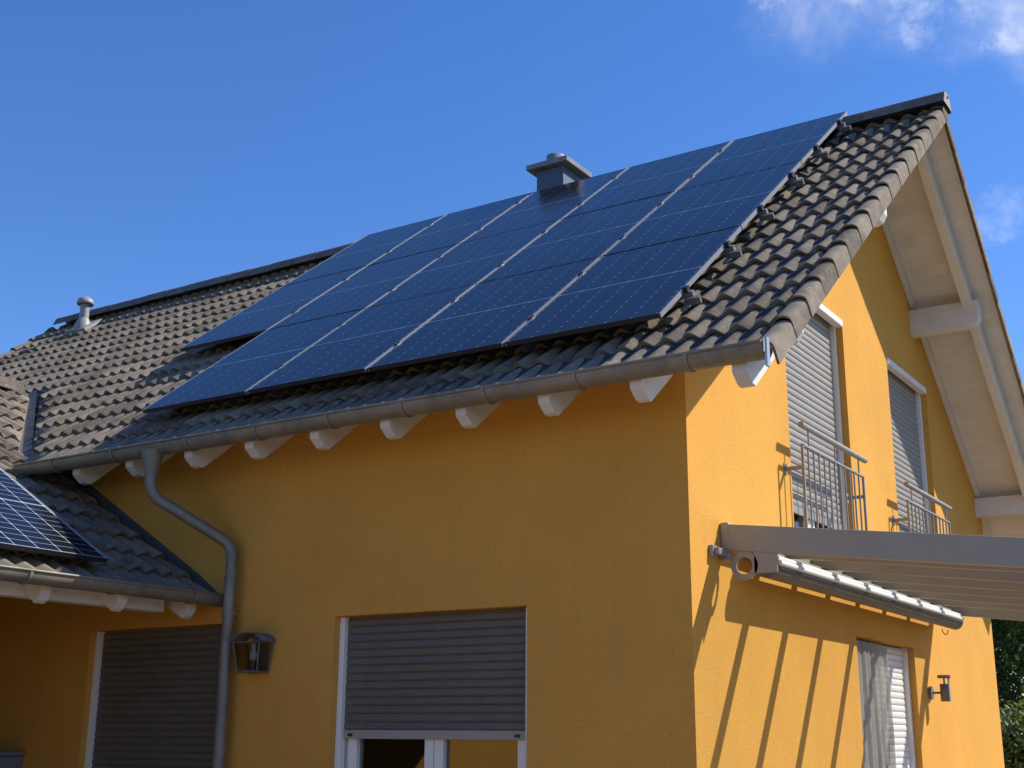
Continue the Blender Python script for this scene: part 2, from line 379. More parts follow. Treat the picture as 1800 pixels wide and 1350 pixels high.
# the ground-floor door lies under the upper windows in some strips, so holes are handled per strip
cuts = sorted({0, G1[0], G1[1], G3[0], G3[1], YR, G2[0], G2[1], YF})
wall_strips(mb, cuts, [G1, G2, G3], -.1, lambda u: zroof(u, .20), lambda u, z, t: (-t, u, z), None, .25)
part('gable_wall', mb, M_STUCCO, house)
mb = MB(); wall_strips(mb, [0, YR, YF], [], -.1, lambda u: zroof(u, .20), lambda u, z, t: (XL + .5, u, z), None, .25)
part('far_gable_wall', mb, M_STUCCO, house)
mb = MB(); mb.box((XL + .6, .3, -.1), (-.3, YF - .1, -.05)); mb.box((XL + .6, .3, 2.62), (-.3, YF - .1, 2.72))
part('room_floor', mb, M_ROOM, house)
mb = MB(); mb.box((-3.4, .02, .0), (-3.3, 3.4, 2.6)); mb.box((-3.4, 3.3, 0), (-.3, 3.4, 2.6)); mb.box((-.42, .5, 0), (-.32, 2.4, 2.6))
part('room_partition', mb, M_ROOM, house)

# ------------------------------------------------------------------ roof deck (under the tiles)
roof = part('roof', (lambda m: (m.add([MAIN @ Vector(p) for p in ((XL + .05, S_EAVE + .06, -.165), (XV - .04, S_EAVE + .06, -.165), (XV + .02, sr(-.165), -.165), (XL + .05, sr(-.165), -.165))], [(0, 1, 2, 3)]),
                                m.add([REAR @ Vector(p) for p in ((XL + .05, S_EAVE + .06, -.165), (XV - .04, S_EAVE + .06, -.165), (XV + .02, sr(-.165), -.165), (XL + .05, sr(-.165), -.165))], [(3, 2, 1, 0)]), m)[-1])(MB()), M_DARKUNDER, house)


# tiles ---------------------------------------------------------------------------------------------
def hump(x): return -.046 * (1 - ((1 + math.cos(2 * math.pi * x / .152)) / 2) ** .85)


NX = 16


def tile_mb(length=.385, rnd=None):
    """double-roll concrete tile: origin at lower left corner on the crest plane, x across .304, y up-slope"""
    m = MB(); xs = [.304 * i / NX for i in range(NX + 1)]; th = .032; lift = -.038
    ys = (0., .012, length); n = NX + 1
    vs = []
    for k, y in enumerate(ys):
        for x in xs: vs.append((x, y, hump(x) + lift * y / .3335 - (.005 if k == 0 else 0)))
    for x in xs: vs.append((x, .006, hump(x) - th))
    fs = []
    for k in range(2):
        for i in range(NX): fs.append((k * n + i, k * n + i + 1, (k + 1) * n + i + 1, (k + 1) * n + i))
    m.add(vs[:3 * n], fs, 0, True)
    m.add(vs[:n] + vs[3 * n:], [(i + 1, i, n + i, n + i + 1) for i in range(NX)], 0, False)
    for x in (0, .304):
        m.add([(x, 0, hump(0) - .005), (x, length, hump(0) + lift * length / .3335), (x, length, hump(0) + lift * length / .3335 - th), (x, .006, hump(0) - th)], [(0, 1, 2, 3)] if x == 0 else [(3, 2, 1, 0)])
    return m


TILE = tile_mb().mesh('tile', [M_TILE, M_CUT])
X0 = .035 - .076                              # joints fall in a trough: crests at .035 + .152 k
TILE_SHIFT = Matrix.Translation((-.076, 0, 0))


def hump_shift_mesh():
    m = TILE.copy()
    return m


# shift profile so that tile edges lie in the troughs
for v in TILE.vertices: pass
_h = hump


def hump(x): return _h(x - .076)


TILE2 = tile_mb().mesh('tile', [M_TILE, M_CUT])
bpy.data.meshes.remove(TILE); TILE = TILE2

FPX1 = FPX * 1024 / 1800


def screen(P):
    d = P - CAM; z = d.dot(fw)
    if z < .2: return None
    return (900 + FPX * d.dot(rt) / z, 675 - FPX * d.dot(up) / z, z)


# panel footprints (in MAIN local coords) used to rank hidden tiles
PW, PH, PITCHX, PITCHS, PX0, PS0 = 1.134, 1.704, 1.154, 1.7235, -.058, -.2572
panels = [(j, k) for k in range(3) for j in range(4 if k == 0 else 5)]


def under_panel(x, s):
    for j, k in panels:
        xr = PX0 - j * PITCHX; sb = PS0 + k * PITCHS
        if xr - PITCHX + .1 < x < xr - .15 and sb - .05 < s < sb + PITCHS - .1: return True
    return False


def drift(k): return .070 * k / 16            # the gable edge runs slightly out of square towards the ridge


specs = []                                    # (score, base matrix, local matrix, cut plane or None)


def jit():
    return Matrix.Translation((random.uniform(-.002, .002), random.uniform(-.006, .006), random.uniform(-.002, .003))) @ Matrix.Rotation(R(random.uniform(-.35, .35)), 4, 'Z') @ Matrix.Rotation(R(random.uniform(-.35, .35)), 4, 'Y')


def valley_cut(base, local, keep_right):
    """how a tile meets the valley: None = whole, 'out' = drop, else cut plane"""
    off = .075 if keep_right else .055
    vals = []
    for x in (0, .304):
        for y in (0, .36):
            P = base @ local @ Vector((x, y, 0)); yv = valley_y(P.x)
            vals.append((P.y - yv) if not keep_right else (P.y - yv))
    if keep_right:          # main roof: keep where P.y is above the valley line
        if min(vals) > off: return None
        if max(vals) < off: return 'out'
    else:                   # wing roof: keep below the valley line
        if max(vals) < -off: return None
        if min(vals) > -off: return 'out'
    return 'cut'


ncol = int((XV - .10 - XL) / .304) + 1
xr_edge = -.015 + .076 + .304 * 2       # right edge of the last full field tile
for k in range(17):
    s = S_EAVE + GAUGE * k
    for c in range(42):
        x = xr_edge - .304 * (c + 1) + drift(k) * max(0, 1 - c / 6)
        if x < XL - .02: continue
        loc = Matrix.Translation((x, s, -DT)) @ jit()
        st = valley_cut(MAIN, loc, True)
        if st == 'out': continue
        ctr = MAIN @ Vector((x + .15, s + .15, -DT)); sc = screen(ctr); score = -1
        if sc and -30 < sc[0] < 1830 and -30 < sc[1] < 1380 and not under_panel(x + .15, s + .15):
            score = 100 / sc[2] ** 2
            # covered by the wing roof seen from the camera
        specs.append((score, MAIN, loc, st))
nw = int(4.14 / WC / GAUGE) + 1
for k in range(nw):
    s = -.02 + GAUGE * k
    for c in range(-5, 30):
        y = -.024 - .304 * (c + 1)
        loc = Matrix.Translation((y, s, 0)) @ jit()
        P = WING @ (loc @ Vector((.15, .15, 0)))
        st = None
        if P.y > .15 and P.x > -6.15: continue
        if P.x < -6.15:
            st = valley_cut(WING, loc, False)
            if st == 'out': continue
        if P.x < WXR + .02: continue
        sc = screen(P); score = -1
        if sc and -40 < sc[0] < 1830 and -30 < sc[1] < 1380: score = 100 / sc[2] ** 2
        specs.append((score, WING, loc, st))
specs.sort(key=lambda q: -q[0])
stuff = {id(MAIN): MB(), id(WING): MB()}
wing_roof = part('porch_roof', (lambda m: (m.add([WING @ Vector(p) for p in ((-9.2, .0, -.075), (-.004, .0, -.075), (-.004, 2.95, -.075), (1.15, 4.74, -.075), (-9.2, 4.74, -.075))], [(0, 1, 2, 3, 4)]),
                                       m.add([(WXR, -9.2, wingz(WXR) - .09), (WXR, 1.1, wingz(WXR) - .09), (2 * WXR - WX, 1.1, WZ - .09), (2 * WXR - WX, -9.2, WZ - .09)], [(0, 1, 2, 3)]), m)[-1])(MB()), M_DARKUNDER, house)


def cut_mesh(base, local, keep_right):
    bm = bmesh.new(); bm.from_mesh(TILE); bm.transform(local)
    # valley line through two points, expressed in base-local coordinates
    inv = base.inverted(); off = Vector((0, .075 if keep_right else -.055, 0))
    A = Vector((-6, valley_y(-6), 0)) + off; B = Vector((-8, valley_y(-8), 0)) + off
    nrm = (B - A).cross(Vector((0, 0, 1))).normalized()
    if (nrm.y < 0) == keep_right: nrm = -nrm              # nrm points to the side kept
    lco = inv @ A; lno = (inv.to_3x3() @ nrm).normalized()
    r = bmesh.ops.bisect_plane(bm, geom=bm.verts[:] + bm.edges[:] + bm.faces[:], plane_co=lco, plane_no=lno, clear_inner=True)
    # give the cut a raw edge
    ed = [e for e in r['geom_cut'] if isinstance(e, bmesh.types.BMEdge)]
    ex = bmesh.ops.extrude_edge_only(bm, edges=ed)
    vs = [q for q in ex['geom'] if isinstance(q, bmesh.types.BMVert)]
    bmesh.ops.translate(bm, verts=vs, vec=(0, 0, -.024))
    for f in [q for q in ex['geom'] if isinstance(q, bmesh.types.BMFace)]: f.material_index = 1; f.smooth = False
    me = bpy.data.meshes.new('tile'); me.materials.append(M_TILE); me.materials.append(M_CUT)
    if len(bm.faces) == 0: bm.free(); return None
    bm.to_mesh(me); bm.free(); return me


nreal = 0
for score, base, loc, st in specs:
    par = roof if base is MAIN else wing_roof
    if st == 'cut':
        me = cut_mesh(base, loc, base is MAIN)
        if me is None: continue
        if score > 0 and nreal < 300: link('tile', me, par, base); nreal += 1
        else:
            b = stuff[id(base)]; b.add([base @ v.co for v in me.vertices], [tuple(p.vertices) for p in me.polygons], 0, False)
    elif score > 0 and nreal < 300:
        link('tile', TILE, par, base @ loc); nreal += 1
    else:
        Mx = base @ loc; b = stuff[id(base)]; o = len(b.v)
        b.v += [tuple(Mx @ v.co) for v in TILE.vertices]
        for p in TILE.polygons: b.f.append(tuple(i + o for i in p.vertices)); b.mi.append(0); b.sm.append(p.use_smooth)
for base, par in ((MAIN, roof), (WING, wing_roof)):
    if stuff[id(base)].v:
        o = part('tile_field', stuff[id(base)], [M_TILE], par); o['kind'] = 'stuff'


# verge tiles ---------------------------------------------------------------------------------------
def verge_mb(right=True, L=.375):
    """barrel edge tile whose outer flank hangs over the verge boards"""
    pr = [(-.085, -.042), (-.070, -.036), (-.052, -.018), (-.034, -.004), (-.014, 0.), (.010, -.001), (.030, -.008), (.045, -.020), (.0515, -.036), (.054, -.058), (.056, -.152)]
    m = MB(); n = len(pr); th = .016; lift = -.028; sg = 1 if right else -1
    ring = []
    lf = lambda z, y: lift * y / GAUGE * max(0., min(1., (z + .142) / .142))
    for y in (0., L): ring.append([(sg * x, y, z + lf(z, y)) for x, z in pr])
    m.add(ring[0] + ring[1], [((i, i + 1, n + i + 1, n + i) if right else (i + 1, i, n + i, n + i + 1)) for i in range(n - 1)], 0, True)
    inn = [(sg * (x - (th if i >= n - 3 else 0)), .004, z - (th if i < n - 2 else 0)) for i, (x, z) in enumerate(pr)]
    m.add(ring[0] + inn, [((i + 1, i, n + i, n + i + 1) if right else (i, i + 1, n + i + 1, n + i)) for i in range(n - 1)])
    x, z = pr[-1]; q = sg * (x - th)
    m.add([(sg * x, 0, z), (sg * x, L, z), (q, L, z), (q, .004, z)], [(0, 1, 2, 3)])
    m.add([(q, .004, z), (q, L, z), (q, L, -.03 + lift), (q, .004, -.03)], [(0, 1, 2, 3)])
    return m


VR = verge_mb(True).mesh('verge_tile', M_TILE); VL = verge_mb(False).mesh('verge_tile', M_TILE)
for k in range(17):
    s = S_EAVE + GAUGE * k - (.035 if k == 0 else 0)
    for me, x, base in ((VR, XV - .056, MAIN), (VL, XL + .056, MAIN), (VR, XV - .056, REAR), (VL, XL + .056, REAR)):
        L = Matrix.Translation((x + (drift(k) if x > 0 else 0) + random.uniform(-.002, .002), s + random.uniform(-.004, .004), -DT + .004)) @ Matrix.Rotation(R(random.uniform(-.3, .3)), 4, 'Z')
        if k == 16: L = L @ Matrix.Scale(.32, 4, (0, 1, 0))
        link('verge_tile', me, roof, base @ L)

# ridge caps ----------------------------------------------------------------------------------------
def cap_mb(L=.40):
    m = MB(); n = 9; ra, rb = .108, .095; th = .014
    n = 11
    def arc(r, x):
        a = [(x, r * math.cos(math.pi * i / 8), r * .76 * math.sin(math.pi * i / 8)) for i in range(9)]
        return [(x, r * 1.34, -.062)] + a + [(x, -r * 1.34, -.062)]
    a0, a1, b0 = arc(ra, 0), arc(rb, L), arc(ra - th, .002)
    m.add(a0 + a1, [(i, i + 1, n + i + 1, n + i) for i in range(n - 1)], 0, True)
    m.add(a0 + b0, [(i + 1, i, n + i, n + i + 1) for i in range(n - 1)])
    return m


CAP = cap_mb().mesh('ridge_tile', M_RIDGE)
ZRG = zroof(YR, DT)
x = XV + .09; i = 0
while x > XL + .36:
    # wide end towards the gable on the right
    M = Matrix.Translation((x, YR + random.uniform(-.004, .004), ZRG + .012 + random.uniform(-.003, .003))) @ Matrix.Rotation(math.pi, 4, 'Z') @ Matrix.Rotation(R(-1.6), 4, 'Y')
    link('ridge_tile', CAP, roof, M); x -= .365; i += 1
mb = MB(); n = 12
mb.add([(XV + .092, YR + .100 * math.cos(math.pi * i / n), ZRG + .010 + .100 * .76 * math.sin(math.pi * i / n)) for i in range(n + 1)] + [(XV + .092, YR - .13, ZRG - .045), (XV + .092, YR + .13, ZRG - .045)], [tuple(range(n + 1)) + (n + 1, n + 2)])
mb.tube([(XV + .09, YR, ZRG + .04), (XV + .104, YR, ZRG + .04)], .012, 8)
part('ridge_end_disc', mb, M_ZINC, roof)
# wing ridge caps
x = 0.95
CAPW = cap_mb(.42).mesh('ridge_tile', M_TILE)
y = .98
while y > -9:
    link('ridge_tile', CAPW, wing_roof, Matrix.Translation((WXR, y, wingz(WXR) - .035)) @ Matrix.Rotation(-math.pi / 2, 4, 'Z') @ Matrix.Rotation(R(-1.4), 4, 'Y')); y -= .37
# valley sheet
mb = MB()
for t0, t1 in ((-5.55, -8.05),):
    A = Vector((t0, valley_y(t0), 0)); B = Vector((t1, valley_y(t1), 0)); A.z = wingz(A.x) - .075; B.z = wingz(B.x) - .075
    d = (B - A).normalized()
    for M in (MAIN, WING):
        nn = M.to_3x3() @ Vector((0, 0, 1)); sd = nn.cross(d).normalized()
        if (M is MAIN) == (sd.x < 0): sd = -sd
        mb.add([A, B, B + sd * (.09 if M is MAIN else .06) + nn * .004, A + sd * (.09 if M is MAIN else .06) + nn * .004], [(0, 1, 2, 3)])
part('valley_sheet', mb, M_LEAD, roof)  # dark lead tone stands in for the shade of the wing tile edges

# soffit boards -------------------------------------------------------------------------------------
soffit = part('soffit', (lambda m: (m.add([MAIN @ Vector(p) for p in ((XL + .3, S_EAVE + .10, -.186), (XV - .03, S_EAVE + .10, -.186), (XV + .03, sr(-.186), -.186), (XL + .3, sr(-.186), -.186))], [(3, 2, 1, 0)]),
                                    m.add([REAR @ Vector(p) for p in ((XL + .3, S_EAVE + .10, -.186), (XV - .03, S_EAVE + .10, -.186), (XV + .03, sr(-.186), -.186), (XL + .3, sr(-.186), -.186))], [(0, 1, 2, 3)]), m)[-1])(MB()), M_WOOD, house)
BW = .121


def board_mesh(x0, x1):
    m = MB(); m.prism([(.0001, .0), (.0005, -.016), (BW - .0005, -.016), (BW - .0001, .0)], 0, x0, x1); return m.mesh('soffit_board', M_WOOD)


be_ = board_mesh(XL + .3, -.002)
s = S_EAVE + .10; k = 0
while s < sr(-.2) - .1:
    bgm = board_mesh(.03, XV - .035 + .07 * max(0, s) / 5)
    for base in (MAIN, REAR): link('soffit_board', bgm, soffit, base @ Matrix.Translation((0, s, -.188)))
    if s < .0: link('soffit_board', be_, soffit, MAIN @ Matrix.Translation((0, s, -.188)))
    s += BW; k += 1
# wall trim battens under the gable soffit, fly rafters and purlins
for base in (MAIN, REAR):
    m = MB(); m.add([base @ Vector(q) for q in [(x, s, n) for x in (.004, .055) for s in (.02, sr(-.262)) for n in (-.205, -.262)]],
                    [(0, 1, 3, 2), (4, 6, 7, 5), (0, 4, 5, 1), (2, 3, 7, 6), (0, 2, 6, 4), (1, 5, 7, 3)])
    part('soffit_trim', m, M_WOOD, house)


def rafter_poly():
    """side outline in (y, z): tail cut plumb with a chamfered toe, underside parallel to the roof"""
    du, dt = .372, .205
    yt = -.485
    P = [(yt, zroof(yt, dt)), (yt + .008, zroof(yt, dt) - .055), (yt + .078, 3.503), (yt + .125, zroof(yt + .125, du))]
    return P, du, dt


def rafter(x, yend, name, mat_=M_WOOD, w=.08):
    P, du, dt = rafter_poly(); pl = P + [(yend, zroof(yend, du)), (yend, zroof(yend, dt))]
    m = MB(); m.prism(pl, 0, x - w / 2, x + w / 2); return part(name, m, mat_, house, .002)


for x in (-.09, -.72, -1.335, -1.945, -2.56, -3.17, -3.78, -4.42, -5.03): rafter(x, .24, 'rafter')
# fly rafter in the gable overhang (front and rear half)
rafter(.555, YR, 'fly_rafter', M_WOOD, .09)
P, du, dt = rafter_poly(); pl = [(2 * YR - a, z) for a, z in P] + [(YR, zroof(YR, du)), (YR, zroof(YR, dt))]
m = MB(); m.prism(pl, 0, .51, .60); part('fly_rafter', m, M_WOOD, house, .006)
for y, zt in ((2.30, 5.68), (2 * YR - 2.30, 5.68), (.27, 4.12), (2 * YR - .27, 4.12)):
    m = MB(); y0, y1 = y - .06, y + .06
    h = .26 if zt > 5 else .20
    m.prism([(-.2, zt), (.652, zt), (.652, zt - h + .07), (.62, zt - h + .015), (.58, zt - h), (-.2, zt - h)], 1, y0, y1)
    part('purlin', m, M_WOOD, house, .006)

# gutters and downpipe ------------------------------------------------------------------------------
def gutter_mb(L, r=.079):
    """half-round gutter along local x from 0 to L, front lip at -y"""
    m = MB(); n = 12; th = .004
    prof = [(-r * math.cos(math.pi * i / n), -r * math.sin(math.pi * i / n)) for i in range(n + 1)]
    inner = [(-(r - th) * math.cos(math.pi * i / n), -(r - th) * math.sin(math.pi * i / n)) for i in range(n + 1)]
    for pr, flip in ((prof, False), (inner, True)):
        vs = [(x, a, b) for x in (0, L) for a, b in pr]
        m.add(vs, [((i, i + 1, n + 2 + i, n + 1 + i) if not flip else (i + 1, i, n + 1 + i, n + 2 + i)) for i in range(n)], 0, True)
    m.tube([(0, -r - .004, .003), (L, -r - .004, .003)], .009, 8)
    m.add([(0, a, b) for a, b in prof], [tuple(range(n + 1))]); m.add([(L, a, b) for a, b in prof], [tuple(range(n + 1))[::-1]])
    return m


GX0, GX1, GY, GZ = -5.66, .735, -.518, 3.674
gut = part('gutter', gutter_mb(GX1 - GX0), M_ZINC, house); gut.location = (GX0, GY, GZ)


def bracket_mb(r=.083):
    m = MB(); n = 12; w = .022
    pr = [(-r * math.cos(math.pi * i / n), -r * math.sin(math.pi * i / n)) for i in range(n + 1)]; pr2 = [(a * 1.06, b * 1.06) for a, b in pr]
    for q, fl in ((pr2, 0),):
        m.add([(x, a, b) for x in (-w / 2, w / 2) for a, b in q], [(i, i + 1, n + 2 + i, n + 1 + i) for i in range(n)], 0, True)
    for x in (-w / 2, w / 2):
        m.add([(x, a, b) for a, b in pr] + [(x, a, b) for a, b in pr2], [(i, i + 1, n + 2 + i, n + 1 + i) for i in range(n)])
    return m


BR = bracket_mb().mesh('gutter_bracket', M_ZINC)
for x in (.28, -.44, -1.09, -1.73, -2.36, -3.02, -3.7, -4.5, -5.2):
    b = link('gutter_bracket', BR, gut); b.location = (x - GX0, 0, 0)
m = MB(); m.box((GX1 + .004 - GX0, -.045, -.13), (GX1 + .018 - GX0, -.004, .035)); m.box((GX1 + .004 - GX0, -.070, -.055), (GX1 + .010 - GX0, -.045, .02)); part('gutter_end_strap', m, M_ZINCL, gut)

dp = [(-4.085, -.545, 3.60), (-4.085, -.545, 3.44), (-4.085, -.545, 3.37), (-4.072, -.525, 3.31), (-4.045, -.485, 3.262), (-4.00, -.43, 3.225), (-3.74, -.17, 3.015), (-3.690, -.125, 2.972), (-3.660, -.105, 2.925), (-3.648, -.098, 2.87), (-3.648, -.098, 2.60), (-3.648, -.098, .0)]
m = MB(); m.tube(dp, .043, 16); pipe = part('downpipe', m, M_ZINC, house)
m = MB(); m.tube([(-4.085, -.545, 3.63), (-4.085, -.545, 3.59), (-4.085, -.545, 3.47), (-4.085, -.545, 3.44)], [.085, .078, .050, .046], 16); part('outlet_funnel', m, M_ZINC, pipe)
for z in (2.70, 2.86):
    m = MB(); m.tube([(-3.648, -.098, z - .012), (-3.648, -.098, z + .012)], .047, 16); part('pipe_collar', m, M_ZINC, pipe)
for z in (1.1, 2.45):
    m = MB(); m.tube([(-3.648, -.098, z - .015), (-3.648, -.098, z + .015)], .049, 16); m.box((-3.658, -.06, z - .01), (-3.638, .0, z + .01)); part('pipe_clamp', m, M_ZINC, pipe)

# wing gutter, beam, rafters, walls -------------------------------------------------------------------
wg = part('porch_gutter', gutter_mb(9.1, .075), M_ZINC, house)
wg.matrix_local = Matrix.Translation((WX + .045, -9.13, WZ - .035)) @ Matrix.Rotation(math.pi / 2, 4, 'Z')
for y in (-.35, -1.05, -1.75, -2.45, -3.15, -3.85):
    b = link('gutter_bracket', BR, wg); b.matrix_local = Matrix.Translation((y + 9.13, 0, 0)) @ Matrix.Scale(.95, 4)
m = MB(); m.box((-4.19, -3.4, 2.46), (-4.07, -.33, 2.585)); part('porch_beam', m, M_WOOD, house, .006)
PB = -4.13
for y in (-.22, -.86, -1.49, -2.12, -2.75):
    m = MB(); xs0, xs1 = WX - .05, -7.9
    def wz(x, d): return wingz(x) - d
    pl = [(xs0, wz(xs0, .10)), (xs0 - .01, wz(xs0, .17)), (xs0 - .04, wz(xs0, .215)), (xs0 - .075, wz(xs0, .235)), (xs0 - .11, wz(xs0 - .11, .275)), (xs1, wz(xs1, .275)), (xs1, wz(xs1, .10))]
    m.prism(pl, 1, y - .04, y + .04); part('porch_rafter', m, M_WOOD, house, .005)
m = MB(); m.add([(WX - .02, y, wz(WX - .02, .092)) for y in (-9, -.004)] + [(-7.95, y, wz(-7.95, .092)) for y in (-.004, -9)], [(0, 1, 2, 3)]); part('porch_ceiling', m, M_WOOD, house)
m = MB()
m.box((-11.9, -9.0, -.1), (-4.55, -3.4, 2.42)); m.box((-12.0, -3.4, -.1), (-11.9, -.004, 2.42))
m.prism([(-7.98, wingz(WXR) - .14), (-4.6, 2.42), (-11.4, 2.42)], 1, -9.0, -3.45)
part('porch_wall', m, M_STUCCO, house)
m = MB(); m.prism([(WX - .02, wingz(WX) - .05), (-6.2, wingz(-6.2) - .05), (-6.2, wingz(-6.2) + .05), (WX - .25, wingz(WX) + .155), (WX - .02, wingz(WX) - .0)], 1, -.022, -.003); part('wall_flashing', m, M_LEAD, house)

# ------------------------------------------------------------------ windows and shutters
def slat_mesh(L, mat_, axis):
    """one roller-shutter slat of length L; bulges towards the outside"""
    m = MB(); hgt = .0545; pr = [(0, .0), (.0055, .005), (.0085, .020), (.0080, .036), (.0035, .050), (0, .0525)]
    if axis == 0: vs = [(x, -a, b) for x in (0, L) for a, b in pr]
    else: vs = [(a, x, b) for x in (0, L) for a, b in pr]
    n = len(pr); m.add(vs, [((i, n + i, n + i + 1, i + 1)) for i in range(n - 1)], 0, True); return m.mesh('slat', mat_)


def window(kind, op, axis, shut_to, mat_, frame_mat=M_PVC, rail=.045, slat_t=.10, box_trim=False, label=None, bar=M_WHITE):
    """op = (u0,u1,z0,z1) on a wall; axis 0: wall y=0 facing -y, axis 1: wall x=0 facing +x. Shutter lowered to shut_to."""
    u0, u1, z0, z1 = op
    def bx(m, ua, ub, ta, tb, za, zb):
        if axis == 0: m.box((ua, ta, za), (ub, tb, zb))
        else: m.box((-tb, ua, za), (-ta, ub, zb))
    root = MB()                                # fixed outer frame
    f = .065; fy0, fy1 = .135, .205
    bx(root, u0 + .001, u0 + f, fy0, fy1, z0, z1 - .001); bx(root, u1 - f, u1 - .001, fy0, fy1, z0, z1 - .001)
    bx(root, u0 + f, u1 - f, fy0, fy1, z1 - f, z1 - .001); bx(root, u0 + f, u1 - f, fy0, fy1, z0, z0 + f)
    w = part(kind, root, frame_mat, house, .004)
    if label: w['label'] = label
    mid = (u0 + u1) / 2
    for a, b in ((u0 + f + .004, mid - .003), (mid + .003, u1 - f - .004)):
        m = MB(); s = .072; za, zb = z0 + f + .004, z1 - f - .004
        bx(m, a, a + s, fy0 - .018, fy1 - .02, za, zb); bx(m, b - s, b, fy0 - .018, fy1 - .02, za, zb); bx(m, a + s, b - s, fy0 - .018, fy1 - .02, zb - s, zb); bx(m, a + s, b - s, fy0 - .018, fy1 - .02, za, za + s)
        part('sash', m, frame_mat, w, .004)
        m = MB(); bx(m, a + s, b - s, fy0 + .02, fy0 + .026, za + s, zb - s); part('pane', m, M_GLASS, w)
    # guide rails
    for a, b in ((u0 + .002, u0 + rail), (u1 - rail, u1 - .002)):
        m = MB(); bx(m, a, b, .055, .112, z0 + .004, z1 - .002); part('guide_rail', m, frame_mat, w, .003)
    sm = slat_mesh(u1 - u0 - 2 * rail + .01, mat_, axis); z = z1 - .012 - .0535
    while z > shut_to:
        o = link('slat', sm, w); o.location = ((u0 + rail - .005, slat_t, z) if axis == 0 else (-slat_t, u0 + rail - .005, z)); z -= .0535
    if z > z0:
        m = MB(); bx(m, u0 + rail - .004, u1 - rail + .004, slat_t - .012, slat_t + .006, z - .004, z + .0535); o = part('bottom_bar', m, bar, w, .003)
        if kind == 'kitchen_window':
            for uu in (u0 + .09, u1 - .14):
                m = MB(); bx(m, uu, uu + .035, slat_t - .022, slat_t - .012, z + .012, z + .030); part('stop', m, M_BLACK, w)
    if box_trim:
        m = MB(); bx(m, u0 + .004, u1 - .004, -.010, .06, z1 - .062, z1 - .003); part('shutter_box_edge', m, M_WHITE, w, .008)
    return w


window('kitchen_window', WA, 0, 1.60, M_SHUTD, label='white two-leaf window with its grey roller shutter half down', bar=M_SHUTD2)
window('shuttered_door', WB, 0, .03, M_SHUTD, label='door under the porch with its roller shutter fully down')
window('gable_window', G1, 1, 3.20, M_SHUT, box_trim=True, bar=M_SHUT, label='upper gable window nearer the front eave, shutter almost down')
window('gable_window', G2, 1, 3.05, M_SHUT, box_trim=True, bar=M_SHUT, label='upper gable window farther back, half in the shade of the eave')
window('patio_door', G3, 1, .03, M_SHUTW, label='ground-floor patio door with pale roller shutter down')

# ------------------------------------------------------------------ chimney and vent (parts of the roof)
CX0, CX1, CY0, CY1 = -3.60, -3.26, 4.07, 4.47
m = MB(); m.box((CX0, CY0, 6.3), (CX1, CY1, 7.60)); ch = part('chimney', m, M_CHIM, house, .006)
m = MB(); m.box((CX0 - .09, CY0 - .08, 7.602), (CX1 + .09, CY1 + .08, 7.664)); part('chimney_cap', m, M_CHIMCAP, ch, .008)
m = MB(); m.lathe([(.125, 0), (.125, .03), (.105, .06), (.105, .125), (.09, .125), (.09, .0)], ((CX0 + CX1) / 2, 4.2, 7.664), 24); part('flue_collar', m, M_ALU, ch)
VX, VY = -10.2, 3.40; VZ = zroof(VY, DT)
m = MB(); m.lathe([(.062, -.10), (.062, .33)], (VX, VY, VZ), 18); vp = part('vent_pipe', m, M_VENT, house)
m = MB(); m.lathe([(.055, .31), (.105, .30), (.112, .325), (.098, .37), (.06, .40), (.0, .408)], (VX, VY, VZ), 20); part('vent_cowl', m, M_VENT, vp)
m = MB(); m.lathe([(.125, -.10), (.12, -.02), (.09, .06), (.064, .11)], (VX, VY, VZ), 18)
m.add([MAIN @ Vector(q) for q in [(VX + a, (VY - ST * DT) / CT + b, -DT + c) for a in (-.20, .20) for b in (-.16, .17) for c in (-.03, .012)]], [(0, 1, 3, 2), (4, 6, 7, 5), (0, 4, 5, 1), (2, 3, 7, 6), (0, 2, 6, 4), (1, 5, 7, 3)])
part('vent_base_tile', m, M_VENT, vp)

# ------------------------------------------------------------------ solar panels
def pv_meshes(pvm, silver):  # silver long sides paint the sun glint onto an otherwise black frame
    w, h, fw_, th = PW, PH, .008, .033
    g = MB(); g.box((-w / 2 + fw_, -h / 2 + fw_, -.008), (w / 2 - fw_, h / 2 - fw_, -.0015)); lam = g.mesh('laminate', pvm)
    a = MB()
    for sx in (-1, 1): a.box((min(sx * w / 2, sx * (w / 2 - fw_)), -h / 2, -th), (max(sx * w / 2, sx * (w / 2 - fw_)), h / 2, 0))
    side = [MB(), MB()]
    for i, sx in enumerate((-1, 1)): side[i].box((min(sx * w / 2, sx * (w / 2 - fw_)), -h / 2, -th), (max(sx * w / 2, sx * (w / 2 - fw_)), h / 2, 0))
    ends = [MB(), MB()]
    for i, sy in enumerate((-1, 1)): ends[i].box((-w / 2 + fw_, min(sy * h / 2, sy * (h / 2 - fw_)), -th), (w / 2 - fw_, max(sy * h / 2, sy * (h / 2 - fw_)), -.0006))
    return lam, [s.mesh('frame_side', silver) for s in side], [e.mesh('frame_end', M_BLACK) for e in ends]


LAM, SIDES, ENDS = pv_meshes(M_PV, M_ALU)


def place_panel(M, label, group, lam=LAM, sides=SIDES, ends=ENDS):
    t = thing('solar_panel', label, 'solar panel', group=group); t.matrix_local = M
    link('laminate', lam, t)
    for s in sides: link('frame_side', s, t)
    for e in ends: link('frame_end', e, t)
    return t


